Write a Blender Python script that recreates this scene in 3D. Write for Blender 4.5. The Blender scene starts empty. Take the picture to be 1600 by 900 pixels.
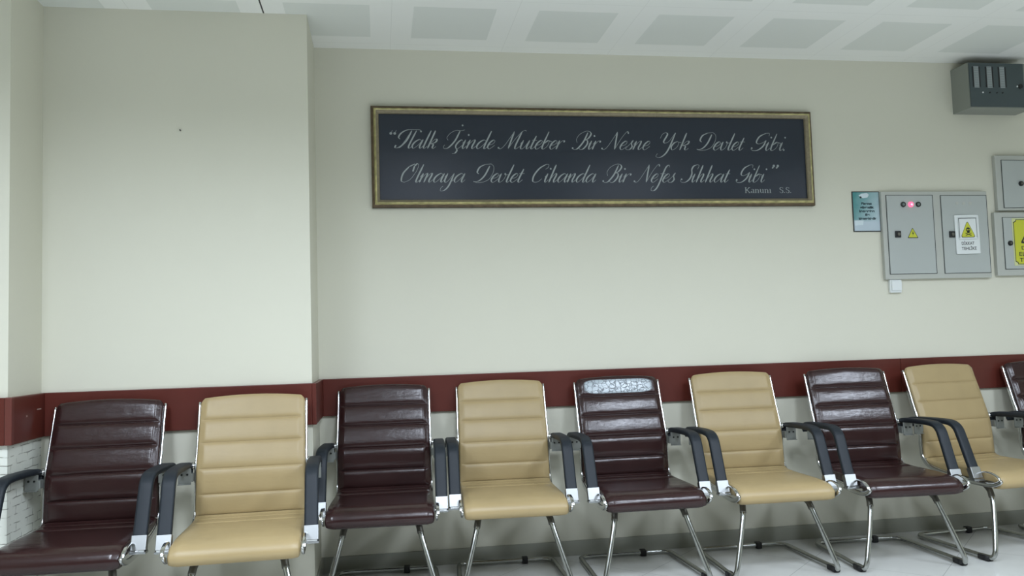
import bpy, bmesh, math, random
from mathutils import Vector, Matrix
random.seed(7)
C = bpy.context.scene.collection
S = bpy.context.scene

# ------------------------------------------------------------------ camera
F_PX, YAW, PITCH, ROLL = 1314.26, 0.1576, 0.0643, -0.0302
CAM_Y, CAM_Z = -4.4618, 1.1418
fw = Vector((math.sin(YAW)*math.cos(PITCH), math.cos(YAW)*math.cos(PITCH), math.sin(PITCH)))
rt = fw.cross(Vector((0, 0, 1))).normalized()
up = rt.cross(fw)
r2 = rt*math.cos(ROLL) + up*math.sin(ROLL)
u2 = -rt*math.sin(ROLL) + up*math.cos(ROLL)
cd = bpy.data.cameras.new('camera')
cd.sensor_width = 36.0
cd.lens = F_PX/1600*36.0
cam = bpy.data.objects.new('camera', cd)
cam.matrix_world = Matrix(((r2.x, u2.x, -fw.x, 0), (r2.y, u2.y, -fw.y, CAM_Y), (r2.z, u2.z, -fw.z, CAM_Z), (0, 0, 0, 1)))
C.objects.link(cam)
S.camera = cam

# ------------------------------------------------------------------ world, exposure
w = bpy.data.worlds.new('world')
S.world = w
w.use_nodes = True
w.node_tree.nodes['Background'].inputs[0].default_value = (0.75, 0.85, 0.82, 1)
w.node_tree.nodes['Background'].inputs[1].default_value = 0.02
S.view_settings.view_transform = 'Standard'
S.view_settings.look = 'None'
S.view_settings.gamma = 1.0
S.view_settings.use_curve_mapping = False
S.view_settings.exposure = 0.0
LAMP_W = 37.5
LAMP_COL = (0.885, 0.985, 1.14)
LAMP_SPREAD = 159
LAMP_X = (-1.413, 0.387, 2.187, 3.987)
LAMP_Y = (-2.776, -3.976)

ZC = 2.728          # ceiling height
PY = -0.45          # face of the boxed-out bay
PX = -0.313         # its right edge
LX = -1.479         # inner corner on the left
QY = -0.789         # face of the left column
ZR0, ZR1 = 0.791, 0.981
XR = 6.2
YF = -7.5
XL = -3.6

# ------------------------------------------------------------------ materials
def srgb(r, g, b):
    f = lambda c: (c/255/12.92) if c <= 10 else ((c/255+0.055)/1.055)**2.4
    return (f(r), f(g), f(b), 1)

def mat(name, col, rough=0.5, metal=0.0, spec=0.5, coat=0.0, noise=None, bump=None, emis=None):
    """noise = (scale, amount) colour variation; bump = (scale, strength, distance)"""
    m = bpy.data.materials.new(name)
    m.use_nodes = True
    nt = m.node_tree
    b = nt.nodes['Principled BSDF']
    b.inputs['Base Color'].default_value = col
    b.inputs['Roughness'].default_value = rough
    b.inputs['Metallic'].default_value = metal
    b.inputs['Specular IOR Level'].default_value = spec
    b.inputs['Coat Weight'].default_value = coat
    b.inputs['Coat Roughness'].default_value = 0.15
    tc = nt.nodes.new('ShaderNodeTexCoord')
    if noise:
        n = nt.nodes.new('ShaderNodeTexNoise')
        n.inputs['Scale'].default_value = noise[0]
        n.inputs['Detail'].default_value = 5
        nt.links.new(tc.outputs['Object'], n.inputs['Vector'])
        mx = nt.nodes.new('ShaderNodeMix')
        mx.data_type = 'RGBA'
        a = noise[1]
        mx.inputs[6].default_value = tuple(c*(1-a) for c in col[:3]) + (1,)
        mx.inputs[7].default_value = tuple(min(1, c*(1+a)) for c in col[:3]) + (1,)
        nt.links.new(n.outputs['Fac'], mx.inputs[0])
        nt.links.new(mx.outputs[2], b.inputs['Base Color'])
    if bump:
        n = nt.nodes.new('ShaderNodeTexNoise')
        n.inputs['Scale'].default_value = bump[0]
        n.inputs['Detail'].default_value = 4
        nt.links.new(tc.outputs['Object'], n.inputs['Vector'])
        bp = nt.nodes.new('ShaderNodeBump')
        bp.inputs['Strength'].default_value = bump[1]
        bp.inputs['Distance'].default_value = bump[2]
        nt.links.new(n.outputs['Fac'], bp.inputs['Height'])
        nt.links.new(bp.outputs['Normal'], b.inputs['Normal'])
    if emis:
        b.inputs['Emission Color'].default_value = emis[0]
        b.inputs['Emission Strength'].default_value = emis[1]
    return m

def N(nt, t, **kw):
    n = nt.nodes.new(t)
    for k, v in kw.items():
        setattr(n, k, v)
    return n

def mth(nt, op, a, b=None, c=None):
    n = N(nt, 'ShaderNodeMath', operation=op)
    for i, v in enumerate((a, b, c)):
        if v is None:
            continue
        if isinstance(v, (int, float)):
            n.inputs[i].default_value = v
        else:
            nt.links.new(v, n.inputs[i])
    return n.outputs[0]

WALL_COL = srgb(212, 210, 193)
M = {}
M['wall'] = mat('wall_paint', WALL_COL, 0.62, noise=(3, 0.012), bump=(60, 0.05, 0.002))
M['rail'] = mat('mahogany_rail', srgb(88, 39, 31), 0.38, spec=0.3, noise=(9, 0.12), bump=(30, 0.04, 0.002))
M['rail_light'] = mat('rail_corner_strip', srgb(96, 46, 38), 0.4)
M['base'] = mat('skirting_tile', srgb(152, 153, 141), 0.35, noise=(6, 0.05))
M['chrome'] = mat('chrome', (0.62, 0.63, 0.63, 1), 0.14, metal=1.0)
M['plate'] = mat('grey_steel_plate', srgb(128, 131, 126), 0.45, metal=0.3)
M['chrome_dull'] = mat('brushed_chrome', (0.36, 0.37, 0.37, 1), 0.38, metal=1.0, bump=(90, 0.1, 0.001))
M['tube'] = mat('worn_chrome_tube', (0.40, 0.41, 0.39, 1), 0.22, metal=1.0, noise=(40, 0.12))
M['dark_steel'] = mat('dark_steel', srgb(104, 102, 94), 0.4, metal=0.6)
M['rubber'] = mat('black_rubber', srgb(20, 20, 20), 0.6)
M['pad'] = mat('armrest_pad', srgb(29, 35, 41), 0.52, spec=0.3, noise=(20, 0.06), bump=(250, 0.12, 0.001))
M['screw'] = mat('screw', srgb(40, 42, 40), 0.4, metal=0.7)
M['cab'] = mat('grey_enamel', srgb(179, 181, 173), 0.42, noise=(4, 0.02))
M['cab_door'] = mat('grey_enamel_door', srgb(174, 179, 175), 0.38, noise=(4, 0.02))
M['gap'] = mat('dark_gap', srgb(60, 64, 64), 0.8)
M['black'] = mat('black_plastic', srgb(18, 20, 22), 0.35)
M['white'] = mat('white_plastic', srgb(222, 226, 224), 0.4)
M['yellow'] = mat('warning_yellow', srgb(196, 198, 56), 0.45)
M['print'] = mat('black_print', srgb(34, 38, 36), 0.6)
M['lamp_off'] = mat('clear_lens', srgb(110, 120, 116), 0.2)
M['lamp_red'] = mat('red_lens', srgb(240, 70, 100), 0.3, emis=((1.0, 0.12, 0.25, 1), 1.6))
M['lens_glow'] = mat('red_lens_core', srgb(255, 200, 210), 0.3, emis=((1.0, 0.55, 0.62, 1), 1.5))
M['smoke'] = mat('smoked_front', srgb(64, 76, 78), 0.3, noise=(8, 0.06))
M['alarm_body'] = mat('alarm_body', srgb(134, 138, 130), 0.45)
M['board'] = mat('navy_board', srgb(27, 36, 49), 0.33, noise=(1.5, 0.05))
M['silver_text'] = mat('silver_grey_lettering', srgb(158, 165, 164), 0.4, noise=(6, 0.25))
M['gold'] = mat('gilded_moulding', srgb(176, 168, 118), 0.4, metal=0.4, noise=(26, 0.8), bump=(120, 0.3, 0.003))
M['gold_in'] = mat('dull_gilt_lip', srgb(146, 136, 112), 0.5, metal=0.3, noise=(60, 0.3), bump=(120, 0.3, 0.002))
M['gold_out'] = mat('brown_gilt_edge', srgb(98, 82, 62), 0.5, metal=0.3, noise=(30, 0.8), bump=(100, 0.4, 0.003))
M['frame_edge'] = mat('frame_outer_edge', srgb(50, 46, 34), 0.6)
M['lamp_frame'] = mat('lamp_frame', srgb(225, 228, 225), 0.4)

def leather(name, col, rough, wr, bumpd, crack_sheen=False, fade=0.06):
    m = mat(name, col, rough, spec=0.42)
    nt = m.node_tree
    b = nt.nodes['Principled BSDF']
    tc = nt.nodes['Texture Coordinate']
    big = N(nt, 'ShaderNodeTexNoise')
    big.inputs['Scale'].default_value = 7
    big.inputs['Detail'].default_value = 3
    nt.links.new(tc.outputs['Object'], big.inputs['Vector'])
    fine = N(nt, 'ShaderNodeTexNoise')
    fine.inputs['Scale'].default_value = 55
    fine.inputs['Detail'].default_value = 6
    nt.links.new(tc.outputs['Object'], fine.inputs['Vector'])
    mx = N(nt, 'ShaderNodeMix', data_type='RGBA')
    mx.inputs[6].default_value = tuple(c*(1-fade*2) for c in col[:3]) + (1,)
    mx.inputs[7].default_value = tuple(c*(1+fade*2) for c in col[:3]) + (1,)
    nt.links.new(big.outputs['Fac'], mx.inputs[0])
    out = mx.outputs[2]
    rr = mth(nt, 'MULTIPLY_ADD', fine.outputs['Fac'], wr, rough-wr/2)
    # wrinkles: stretched along the width
    mp = N(nt, 'ShaderNodeMapping')
    mp.inputs['Scale'].default_value = (6, 26, 26)
    nt.links.new(tc.outputs['Object'], mp.inputs['Vector'])
    wn = N(nt, 'ShaderNodeTexNoise')
    wn.inputs['Scale'].default_value = 1.0
    wn.inputs['Detail'].default_value = 4
    nt.links.new(mp.outputs[0], wn.inputs['Vector'])
    h = mth(nt, 'ADD', wn.outputs['Fac'], mth(nt, 'MULTIPLY', fine.outputs['Fac'], 0.15))
    if crack_sheen:
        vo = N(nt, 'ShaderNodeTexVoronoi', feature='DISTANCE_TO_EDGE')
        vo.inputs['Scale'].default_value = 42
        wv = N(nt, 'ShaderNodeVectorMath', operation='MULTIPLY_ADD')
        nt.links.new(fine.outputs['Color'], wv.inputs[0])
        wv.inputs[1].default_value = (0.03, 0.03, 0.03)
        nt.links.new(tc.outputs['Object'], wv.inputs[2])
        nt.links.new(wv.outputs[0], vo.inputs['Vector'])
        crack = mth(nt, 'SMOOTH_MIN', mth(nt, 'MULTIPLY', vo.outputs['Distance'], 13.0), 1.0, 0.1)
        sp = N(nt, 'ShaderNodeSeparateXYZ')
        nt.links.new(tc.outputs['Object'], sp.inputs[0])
        # rounded patch on the top pad: cracked leather with a lamp reflection painted in
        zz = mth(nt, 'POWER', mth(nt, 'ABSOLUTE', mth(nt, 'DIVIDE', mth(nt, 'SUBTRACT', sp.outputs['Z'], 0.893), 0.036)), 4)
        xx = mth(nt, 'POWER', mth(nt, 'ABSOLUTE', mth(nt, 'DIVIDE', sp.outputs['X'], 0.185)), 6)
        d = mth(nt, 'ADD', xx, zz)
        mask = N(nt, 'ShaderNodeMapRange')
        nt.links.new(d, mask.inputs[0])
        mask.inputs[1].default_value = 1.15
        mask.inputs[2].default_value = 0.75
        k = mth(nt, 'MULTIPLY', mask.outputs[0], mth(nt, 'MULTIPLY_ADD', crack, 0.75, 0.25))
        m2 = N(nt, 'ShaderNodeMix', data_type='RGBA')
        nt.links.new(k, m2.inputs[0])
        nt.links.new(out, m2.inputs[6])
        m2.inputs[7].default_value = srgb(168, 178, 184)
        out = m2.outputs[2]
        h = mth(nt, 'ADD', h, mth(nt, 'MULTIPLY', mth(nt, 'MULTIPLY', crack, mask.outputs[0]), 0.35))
    nt.links.new(out, b.inputs['Base Color'])
    nt.links.new(rr, b.inputs['Roughness'])
    bp = N(nt, 'ShaderNodeBump')
    bp.inputs['Strength'].default_value = 0.5
    bp.inputs['Distance'].default_value = bumpd
    nt.links.new(h, bp.inputs['Height'])
    nt.links.new(bp.outputs['Normal'], b.inputs['Normal'])
    return m

M['brown'] = leather('dark_brown_leather', srgb(46, 27, 26), 0.22, 0.12, 0.0045)
M['brown_crack_sheen'] = leather('dark_brown_leather_crack_sheen', srgb(46, 27, 26), 0.22, 0.12, 0.0045, crack_sheen=True)
M['tan'] = leather('tan_leather', srgb(162, 142, 102), 0.40, 0.1, 0.0025)

def brick_wall():
    """wall paint above the rail, rough white painted brickwork below it"""
    m = mat('paint_over_brickwork', WALL_COL, 0.62)
    nt = m.node_tree
    b = nt.nodes['Principled BSDF']
    tc = nt.nodes['Texture Coordinate']
    sp = N(nt, 'ShaderNodeSeparateXYZ')
    nt.links.new(tc.outputs['Object'], sp.inputs[0])
    cb = N(nt, 'ShaderNodeCombineXYZ')
    nt.links.new(mth(nt, 'SUBTRACT', sp.outputs['X'], sp.outputs['Y']), cb.inputs[0])
    nt.links.new(sp.outputs['Z'], cb.inputs[1])
    ns = N(nt, 'ShaderNodeTexNoise')
    ns.inputs['Scale'].default_value = 14
    nt.links.new(tc.outputs['Object'], ns.inputs['Vector'])
    va = N(nt, 'ShaderNodeVectorMath', operation='MULTIPLY_ADD')
    nt.links.new(ns.outputs['Color'], va.inputs[0])
    va.inputs[1].default_value = (0.012, 0.012, 0)
    nt.links.new(cb.outputs[0], va.inputs[2])
    br = N(nt, 'ShaderNodeTexBrick')
    br.inputs['Scale'].default_value = 1.0
    br.inputs['Brick Width'].default_value = 0.11
    br.inputs['Row Height'].default_value = 0.034
    br.inputs['Mortar Size'].default_value = 0.0022
    br.inputs['Mortar Smooth'].default_value = 0.3
    nt.links.new(va.outputs[0], br.inputs['Vector'])
    n2 = N(nt, 'ShaderNodeTexNoise')
    n2.inputs['Scale'].default_value = 22
    nt.links.new(tc.outputs['Object'], n2.inputs['Vector'])
    gate = N(nt, 'ShaderNodeMapRange')
    nt.links.new(n2.outputs['Fac'], gate.inputs[0])
    gate.inputs[1].default_value = 0.42
    gate.inputs[2].default_value = 0.58
    low = mth(nt, 'LESS_THAN', sp.outputs['Z'], 0.8)
    k = mth(nt, 'MULTIPLY', mth(nt, 'MULTIPLY', br.outputs['Fac'], gate.outputs[0]), low)
    base = N(nt, 'ShaderNodeMix', data_type='RGBA')
    nt.links.new(low, base.inputs[0])
    base.inputs[6].default_value = WALL_COL
    base.inputs[7].default_value = srgb(222, 224, 214)
    mx = N(nt, 'ShaderNodeMix', data_type='RGBA')
    nt.links.new(mth(nt, 'MULTIPLY', k, 0.75), mx.inputs[0])
    nt.links.new(base.outputs[2], mx.inputs[6])
    mx.inputs[7].default_value = srgb(110, 108, 98)
    nt.links.new(mx.outputs[2], b.inputs['Base Color'])
    bp = N(nt, 'ShaderNodeBump')
    bp.inputs['Distance'].default_value = 0.004
    bp.inputs['Strength'].default_value = 0.6
    nt.links.new(mth(nt, 'SUBTRACT', mth(nt, 'MULTIPLY', mth(nt, 'MULTIPLY', n2.outputs['Fac'], low), 0.6), k), bp.inputs['Height'])
    nt.links.new(bp.outputs['Normal'], b.inputs['Normal'])
    return m
M['brick'] = brick_wall()

def ceiling_mat():
    m = mat('metal_ceiling_tiles', srgb(214, 218, 212), 0.55)
    nt = m.node_tree
    b = nt.nodes['Principled BSDF']
    tc = nt.nodes['Texture Coordinate']
    sp = N(nt, 'ShaderNodeSeparateXYZ')
    nt.links.new(tc.outputs['Object'], sp.inputs[0])
    def fr(o, off):    # distance from the tile centre, 0..0.3
        f = mth(nt, 'FRACT', mth(nt, 'DIVIDE', mth(nt, 'ADD', o, off), 0.6))
        return mth(nt, 'MULTIPLY', mth(nt, 'ABSOLUTE', mth(nt, 'SUBTRACT', f, 0.5)), 0.6)
    dx = fr(sp.outputs['X'], 60.0-0.387+0.3)
    dy = fr(sp.outputs['Y'], 60.0+0.382+0.3)
    inx = mth(nt, 'LESS_THAN', dx, 0.197)
    iny = mth(nt, 'LESS_THAN', dy, 0.205)
    patch = mth(nt, 'MULTIPLY', inx, iny)
    seam = mth(nt, 'GREATER_THAN', mth(nt, 'MAXIMUM', dx, dy), 0.2988)
    gx = mth(nt, 'LESS_THAN', mth(nt, 'ABSOLUTE', mth(nt, 'ADD', sp.outputs['X'], 0.511)), 0.0035)
    gap = mth(nt, 'MULTIPLY', gx, mth(nt, 'GREATER_THAN', sp.outputs['Y'], -0.68))
    m1 = N(nt, 'ShaderNodeMix', data_type='RGBA')
    nt.links.new(patch, m1.inputs[0])
    m1.inputs[6].default_value = srgb(238, 239, 234)
    m1.inputs[7].default_value = srgb(222, 225, 219)
    m2 = N(nt, 'ShaderNodeMix', data_type='RGBA')
    nt.links.new(mth(nt, 'MULTIPLY', seam, 0.16), m2.inputs[0])
    nt.links.new(m1.outputs[2], m2.inputs[6])
    m2.inputs[7].default_value = srgb(120, 120, 108)
    m3 = N(nt, 'ShaderNodeMix', data_type='RGBA')
    nt.links.new(gap, m3.inputs[0])
    nt.links.new(m2.outputs[2], m3.inputs[6])
    m3.inputs[7].default_value = srgb(40, 42, 38)
    nt.links.new(m3.outputs[2], b.inputs['Base Color'])
    return m
M['ceiling'] = ceiling_mat()

def floor_mat():
    m = mat('polished_floor_tile', srgb(178, 182, 178), 0.2)
    nt = m.node_tree
    b = nt.nodes['Principled BSDF']
    tc = nt.nodes['Texture Coordinate']
    mp = N(nt, 'ShaderNodeMapping')
    mp.inputs['Rotation'].default_value = (0, 0, math.radians(45))
    mp.inputs['Location'].default_value = (0.0, 0.01, 0)
    nt.links.new(tc.outputs['Object'], mp.inputs['Vector'])
    br = N(nt, 'ShaderNodeTexBrick', offset=0.0)
    br.inputs['Scale'].default_value = 1
    br.inputs['Brick Width'].default_value = 0.6
    br.inputs['Row Height'].default_value = 0.6
    br.inputs['Mortar Size'].default_value = 0.0016
    nt.links.new(mp.outputs[0], br.inputs['Vector'])
    n = N(nt, 'ShaderNodeTexNoise')
    n.inputs['Scale'].default_value = 5
    n.inputs['Detail'].default_value = 8
    nt.links.new(tc.outputs['Object'], n.inputs['Vector'])
    mx = N(nt, 'ShaderNodeMix', data_type='RGBA')
    nt.links.new(n.outputs['Fac'], mx.inputs[0])
    mx.inputs[6].default_value = srgb(195, 195, 190)
    mx.inputs[7].default_value = srgb(212, 213, 208)
    m2 = N(nt, 'ShaderNodeMix', data_type='RGBA')
    nt.links.new(mth(nt, 'MULTIPLY', br.outputs['Fac'], 0.5), m2.inputs[0])
    nt.links.new(mx.outputs[2], m2.inputs[6])
    m2.inputs[7].default_value = srgb(110, 112, 108)
    nt.links.new(m2.outputs[2], b.inputs['Base Color'])
    return m
M['floor'] = floor_mat()

def poster_mat():
    m = mat('teal_poster_print', srgb(80, 140, 138), 0.3)
    nt = m.node_tree
    b = nt.nodes['Principled BSDF']
    tc = nt.nodes['Texture Coordinate']
    sp = N(nt, 'ShaderNodeSeparateXYZ')
    nt.links.new(tc.outputs['Object'], sp.inputs[0])
    n = N(nt, 'ShaderNodeTexNoise')
    n.inputs['Scale'].default_value = 18
    nt.links.new(tc.outputs['Object'], n.inputs['Vector'])
    f = mth(nt, 'ADD', mth(nt, 'MULTIPLY', sp.outputs['X'], 4.4), mth(nt, 'MULTIPLY', sp.outputs['Z'], -1.8))
    f = mth(nt, 'ADD', f, mth(nt, 'MULTIPLY', mth(nt, 'SUBTRACT', n.outputs['Fac'], 0.5), 0.35))
    rp = N(nt, 'ShaderNodeValToRGB')
    nt.links.new(mth(nt, 'ADD', f, 0.58), rp.inputs[0])
    rp.color_ramp.elements[0].position = 0.1
    rp.color_ramp.elements[0].color = srgb(62, 136, 134)
    rp.color_ramp.elements[1].position = 0.95
    rp.color_ramp.elements[1].color = srgb(176, 196, 202)
    low = N(nt, 'ShaderNodeMapRange')
    nt.links.new(sp.outputs['Z'], low.inputs[0])
    low.inputs[1].default_value = -0.045
    low.inputs[2].default_value = -0.062
    mx = N(nt, 'ShaderNodeMix', data_type='RGBA')
    nt.links.new(low.outputs[0], mx.inputs[0])
    nt.links.new(rp.outputs[0], mx.inputs[6])
    mx.inputs[7].default_value = srgb(186, 200, 208)
    nt.links.new(mx.outputs[2], b.inputs['Base Color'])
    return m
M['poster'] = poster_mat()

# ------------------------------------------------------------------ helpers
def link(name, me, m, parent=None):
    o = bpy.data.objects.new(name, me)
    C.objects.link(o)
    ms = m if isinstance(m, (list, tuple)) else [m]
    if not me.materials:
        for k in ms:
            me.materials.append(k)
    if parent:
        o.parent = parent
    return o

def mesh(name, verts, faces, m, parent=None, smooth=False, mids=None):
    me = bpy.data.meshes.new(name)
    me.from_pydata([tuple(v) for v in verts], [], faces)
    o = link(name, me, m, parent)
    if smooth:
        for p in me.polygons:
            p.use_smooth = True
    if mids:
        for p, i in zip(me.polygons, mids):
            p.material_index = i
    me.update()
    return o

class MB:
    def __init__(s):
        s.v, s.f, s.i, s.sm = [], [], [], []
    def add(s, v, f, mi=0, smooth=False):
        k = len(s.v)
        s.v += [tuple(x) for x in v]
        s.f += [tuple(a+k for a in q) for q in f]
        s.i += [mi]*len(f)
        s.sm += [smooth]*len(f)
    def box(s, x0, x1, y0, y1, z0, z1, mi=0, bev=0.0):
        if bev <= 0:
            v = [(x, y, z) for x in (x0, x1) for y in (y0, y1) for z in (z0, z1)]
            f = [(0, 1, 3, 2), (4, 6, 7, 5), (0, 4, 5, 1), (2, 3, 7, 6), (0, 2, 6, 4), (1, 5, 7, 3)]
            s.add(v, f, mi)
        else:
            bm = bmesh.new()
            bmesh.ops.create_cube(bm, size=1)
            for q in bm.verts:
                q.co = Vector(((x0+x1)/2+q.co.x*(x1-x0), (y0+y1)/2+q.co.y*(y1-y0), (z0+z1)/2+q.co.z*(z1-z0)))
            bmesh.ops.bevel(bm, geom=bm.edges[:], offset=bev, segments=2, profile=0.6, affect='EDGES')
            bm.verts.index_update()
            s.add([q.co[:] for q in bm.verts], [tuple(a.index for a in q.verts) for q in bm.faces], mi)
            bm.free()
    def disc(s, x, z, r, y0, y1, mi=0, n=20, r2=None):
        """short cylinder whose axis is y, front at y1"""
        r2 = r if r2 is None else r2
        v = [(x+r*math.cos(t*math.tau/n), y0, z+r*math.sin(t*math.tau/n)) for t in range(n)]
        v += [(x+r2*math.cos(t*math.tau/n), y1, z+r2*math.sin(t*math.tau/n)) for t in range(n)]
        f = [(t, (t+1) % n, n+(t+1) % n, n+t) for t in range(n)]
        f += [tuple(range(n-1, -1, -1)), tuple(range(n, 2*n))]
        s.add(v, f, mi)
    def sweep(s, pts, sec, side=None, mi=0, smooth=True, cap=True):
        """pts: centreline; sec: closed list of (a, b): a along side, b along normal"""
        pts = [Vector(p) for p in pts]
        n = len(pts)
        T = [(pts[min(i+1, n-1)]-pts[max(i-1, 0)]).normalized() for i in range(n)]
        v = []
        if side is None:
            a = Vector((0, 0, 1)) if abs(T[0].z) < 0.9 else Vector((1, 0, 0))
            a = (a-T[0]*a.dot(T[0])).normalized()
        for i in range(n):
            if side is not None:
                A = Vector(side)
                A = (A-T[i]*A.dot(T[i])).normalized()
            else:
                a = (a-T[i]*a.dot(T[i])).normalized()
                A = a
            B = T[i].cross(A)
            for p, q in (sec(i/(n-1)) if callable(sec) else sec):
                v.append(pts[i]+A*p+B*q)
        k = len(v)//n
        f = []
        for i in range(n-1):
            for j in range(k):
                f.append((i*k+j, i*k+(j+1) % k, (i+1)*k+(j+1) % k, (i+1)*k+j))
        if cap:
            f.append(tuple(range(k-1, -1, -1)))
            f.append(tuple((n-1)*k+j for j in range(k)))
        s.add(v, f, mi, smooth)
    def build(s, name, m, parent=None, fix=True):
        o = mesh(name, s.v, s.f, m, parent, mids=s.i)
        for p, q in zip(o.data.polygons, s.sm):
            p.use_smooth = q
        if fix:
            bm = bmesh.new()
            bm.from_mesh(o.data)
            bmesh.ops.recalc_face_normals(bm, faces=bm.faces[:])
            bm.to_mesh(o.data)
            bm.free()
        return o

def smooth_path(pts, n=8):
    """Catmull-Rom through the points"""
    P = [Vector(p) for p in pts]
    P = [P[0]*2-P[1]] + P + [P[-1]*2-P[-2]]
    out = []
    for i in range(1, len(P)-2):
        a, b, c, d = P[i-1:i+3]
        for k in range(n):
            t = k/n
            out.append(0.5*((2*b)+(c-a)*t+(2*a-5*b+4*c-d)*t*t+(3*b-a-3*c+d)*t**3))
    out.append(P[-2])
    return out

def circle(r, n=12):
    return [(r*math.cos(i*math.tau/n), r*math.sin(i*math.tau/n)) for i in range(n)]

def rrect(a, b, r, n=4):
    """rounded rectangle, half sizes a, b"""
    o = []
    for cx, cy, t0 in ((a-r, b-r, 0), (-a+r, b-r, 90), (-a+r, -b+r, 180), (a-r, -b+r, 270)):
        for i in range(n+1):
            t = math.radians(t0+90*i/n)
            o.append((cx+r*math.cos(t), cy+r*math.sin(t)))
    return o

def empty(name, loc, label, cat, group=None, rz=0.0):
    o = bpy.data.objects.new(name, None)
    C.objects.link(o)
    o.empty_display_size = 0.1
    o.location = loc
    o.rotation_euler = (0, 0, rz)
    o['label'] = label
    o['category'] = cat
    if group:
        o['group'] = group
    return o

def tag(o, label, cat, group=None):
    o['label'] = label
    o['category'] = cat
    if group:
        o['group'] = group
    return o

def struct(o):
    o['kind'] = 'structure'
    return o

def text_mesh(name, body, x0, x1, z, h, y, m, parent, thick=0.0006, bold=0.0, center=False):
    """flat lettering in the x-z plane at depth y, fitted to x0..x1, capital height h"""
    cu = bpy.data.curves.new(name, 'FONT')
    cu.body = body
    cu.size = 1.0
    cu.offset = bold
    cu.extrude = 0.0
    t = bpy.data.objects.new(name, cu)
    C.objects.link(t)
    bpy.context.view_layer.update()
    me = bpy.data.meshes.new_from_object(t.evaluated_get(bpy.context.evaluated_depsgraph_get()))
    bpy.data.objects.remove(t)
    me.name = name
    xs = [v.co.x for v in me.vertices]
    a, b = min(xs), max(xs)
    cu2 = 0.73
    for v in me.vertices:
        v.co = Vector((x0+(v.co.x-a)/(b-a)*(x1-x0), y, z+v.co.y/cu2*h))
    me.materials.clear()
    o = link(name, me, m, parent)
    return o

# ------------------------------------------------------------------ room shell
def slab(name, x0, x1, y0, y1, z0, z1, m):
    b = MB()
    b.box(x0, x1, y0, y1, z0, z1)
    return struct(b.build(name, m))

slab('floor', XL-0.2, XR+0.2, YF-0.2, 0.2, -0.12, 0.0, M['floor'])
slab('ceiling', XL-0.2, XR+0.2, YF-0.2, 0.2, ZC, ZC+0.12, M['ceiling'])
slab('wall_back', PX, XR+0.2, 0.0, 0.2, 0.0, ZC, M['wall'])
slab('wall_bay', LX, PX, PY, 0.2, 0.0, ZC, M['wall'])
slab('wall_left_column', XL, LX, QY, 0.2, 0.0, ZC, M['brick'])
slab('wall_left', XL-0.2, XL, YF, 0.2, 0.0, ZC, M['wall'])
slab('wall_right', XR, XR+0.2, YF, 0.0, 0.0, ZC, M['wall'])
slab('wall_front', XL-0.2, XR+0.2, YF-0.2, YF, 0.0, ZC, mat('dark_far_wall', srgb(92, 88, 80), 0.6))

def rail(name, x0, x1, y0, y1):
    b = MB()
    b.box(x0, x1, y0, y1, ZR0, ZR1, bev=0.003)
    return struct(b.build(name, M['rail']))
T = 0.02
rail('trim_1', PX+T, 2.95, -T, 0.0)
rail('trim_2', 2.952, XR, -T, 0.0)
rail('trim_3', PX, PX+T, PY-T, 0.0)
rail('trim_4', LX+T, PX, PY-T, PY)
b = MB()
b.box(LX, LX+T, QY, PY, ZR0, ZR1, bev=0.003)
o = struct(b.build('trim_5', M['rail']))
b = MB()   # pale scuffs on the left rail
for (yy, zz, ly, lz, a) in ((-0.527, 0.915, 0.042, 0.004, 0), (-0.655, 0.895, 0.010, 0.007, 0)):
    b.box(LX+T, LX+T+0.0006, yy-ly/2, yy+ly/2, zz-lz/2, zz+lz/2)
o2 = b.build('paint_scuff', mat('scuff', srgb(170, 150, 140), 0.6), o)
rail('trim_6', XL, LX-0.004, QY-T, QY)
b = MB()
b.box(LX-0.003, LX+T+0.004, QY-T-0.004, QY+0.002, ZR0, ZR1+0.001, bev=0.004)
struct(b.build('trim_7', M['rail_light']))

def base(name, x0, x1, y0, y1):
    b = MB()
    b.box(x0, x1, y0, y1, 0, 0.078, bev=0.002)
    return struct(b.build(name, M['base']))
base('baseboard_back', PX+0.01, XR, -0.01, 0)
base('baseboard_bay_side', PX, PX+0.01, PY-0.01, 0)
base('baseboard_bay', LX+0.01, PX, PY-0.01, PY)
base('baseboard_column_side', LX, LX+0.01, QY-0.01, PY)
base('baseboard_column', XL, LX, QY-0.01, QY)

# ------------------------------------------------------------------ ceiling lights (above and behind the camera)
def ceiling_light(x, y, label):
    t = empty('ceiling_light', (x, y, ZC), label, 'ceiling light', 'square recessed lights in the tiled ceiling')
    b = MB()
    for (a0, a1, c0, c1) in ((-.3, .3, -.3, -.275), (-.3, .3, .275, .3), (-.3, -.275, -.275, .275), (.275, .3, -.275, .275)):
        b.box(a0, a1, c0, c1, -0.012, 0.0)
    b.build('frame', M['lamp_frame'], t)
    ld = bpy.data.lights.new('lamp', 'AREA')
    ld.shape = 'SQUARE'
    ld.size = 0.545
    ld.energy = LAMP_W
    ld.color = LAMP_COL
    ld.spread = math.radians(LAMP_SPREAD)
    l = bpy.data.objects.new('lamp', ld)
    C.objects.link(l)
    l.parent = t
    l.location = (0, 0, -0.006)
    return t
for yi, y in enumerate(LAMP_Y):
    for xi, x in enumerate(LAMP_X):
        ceiling_light(x, y, 'square recessed ceiling light, %s in the row %s' % (
            ('leftmost', 'second from left', 'third from left', 'rightmost')[xi],
            ('nearest the chairs', 'farther from the chairs')[yi]))

# ------------------------------------------------------------------ chairs
YO = 0.25            # local mesh origin sits 0.25 m behind the seat's front edge
def L(x, y, z):
    return Vector((x, y-YO, z))

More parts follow.
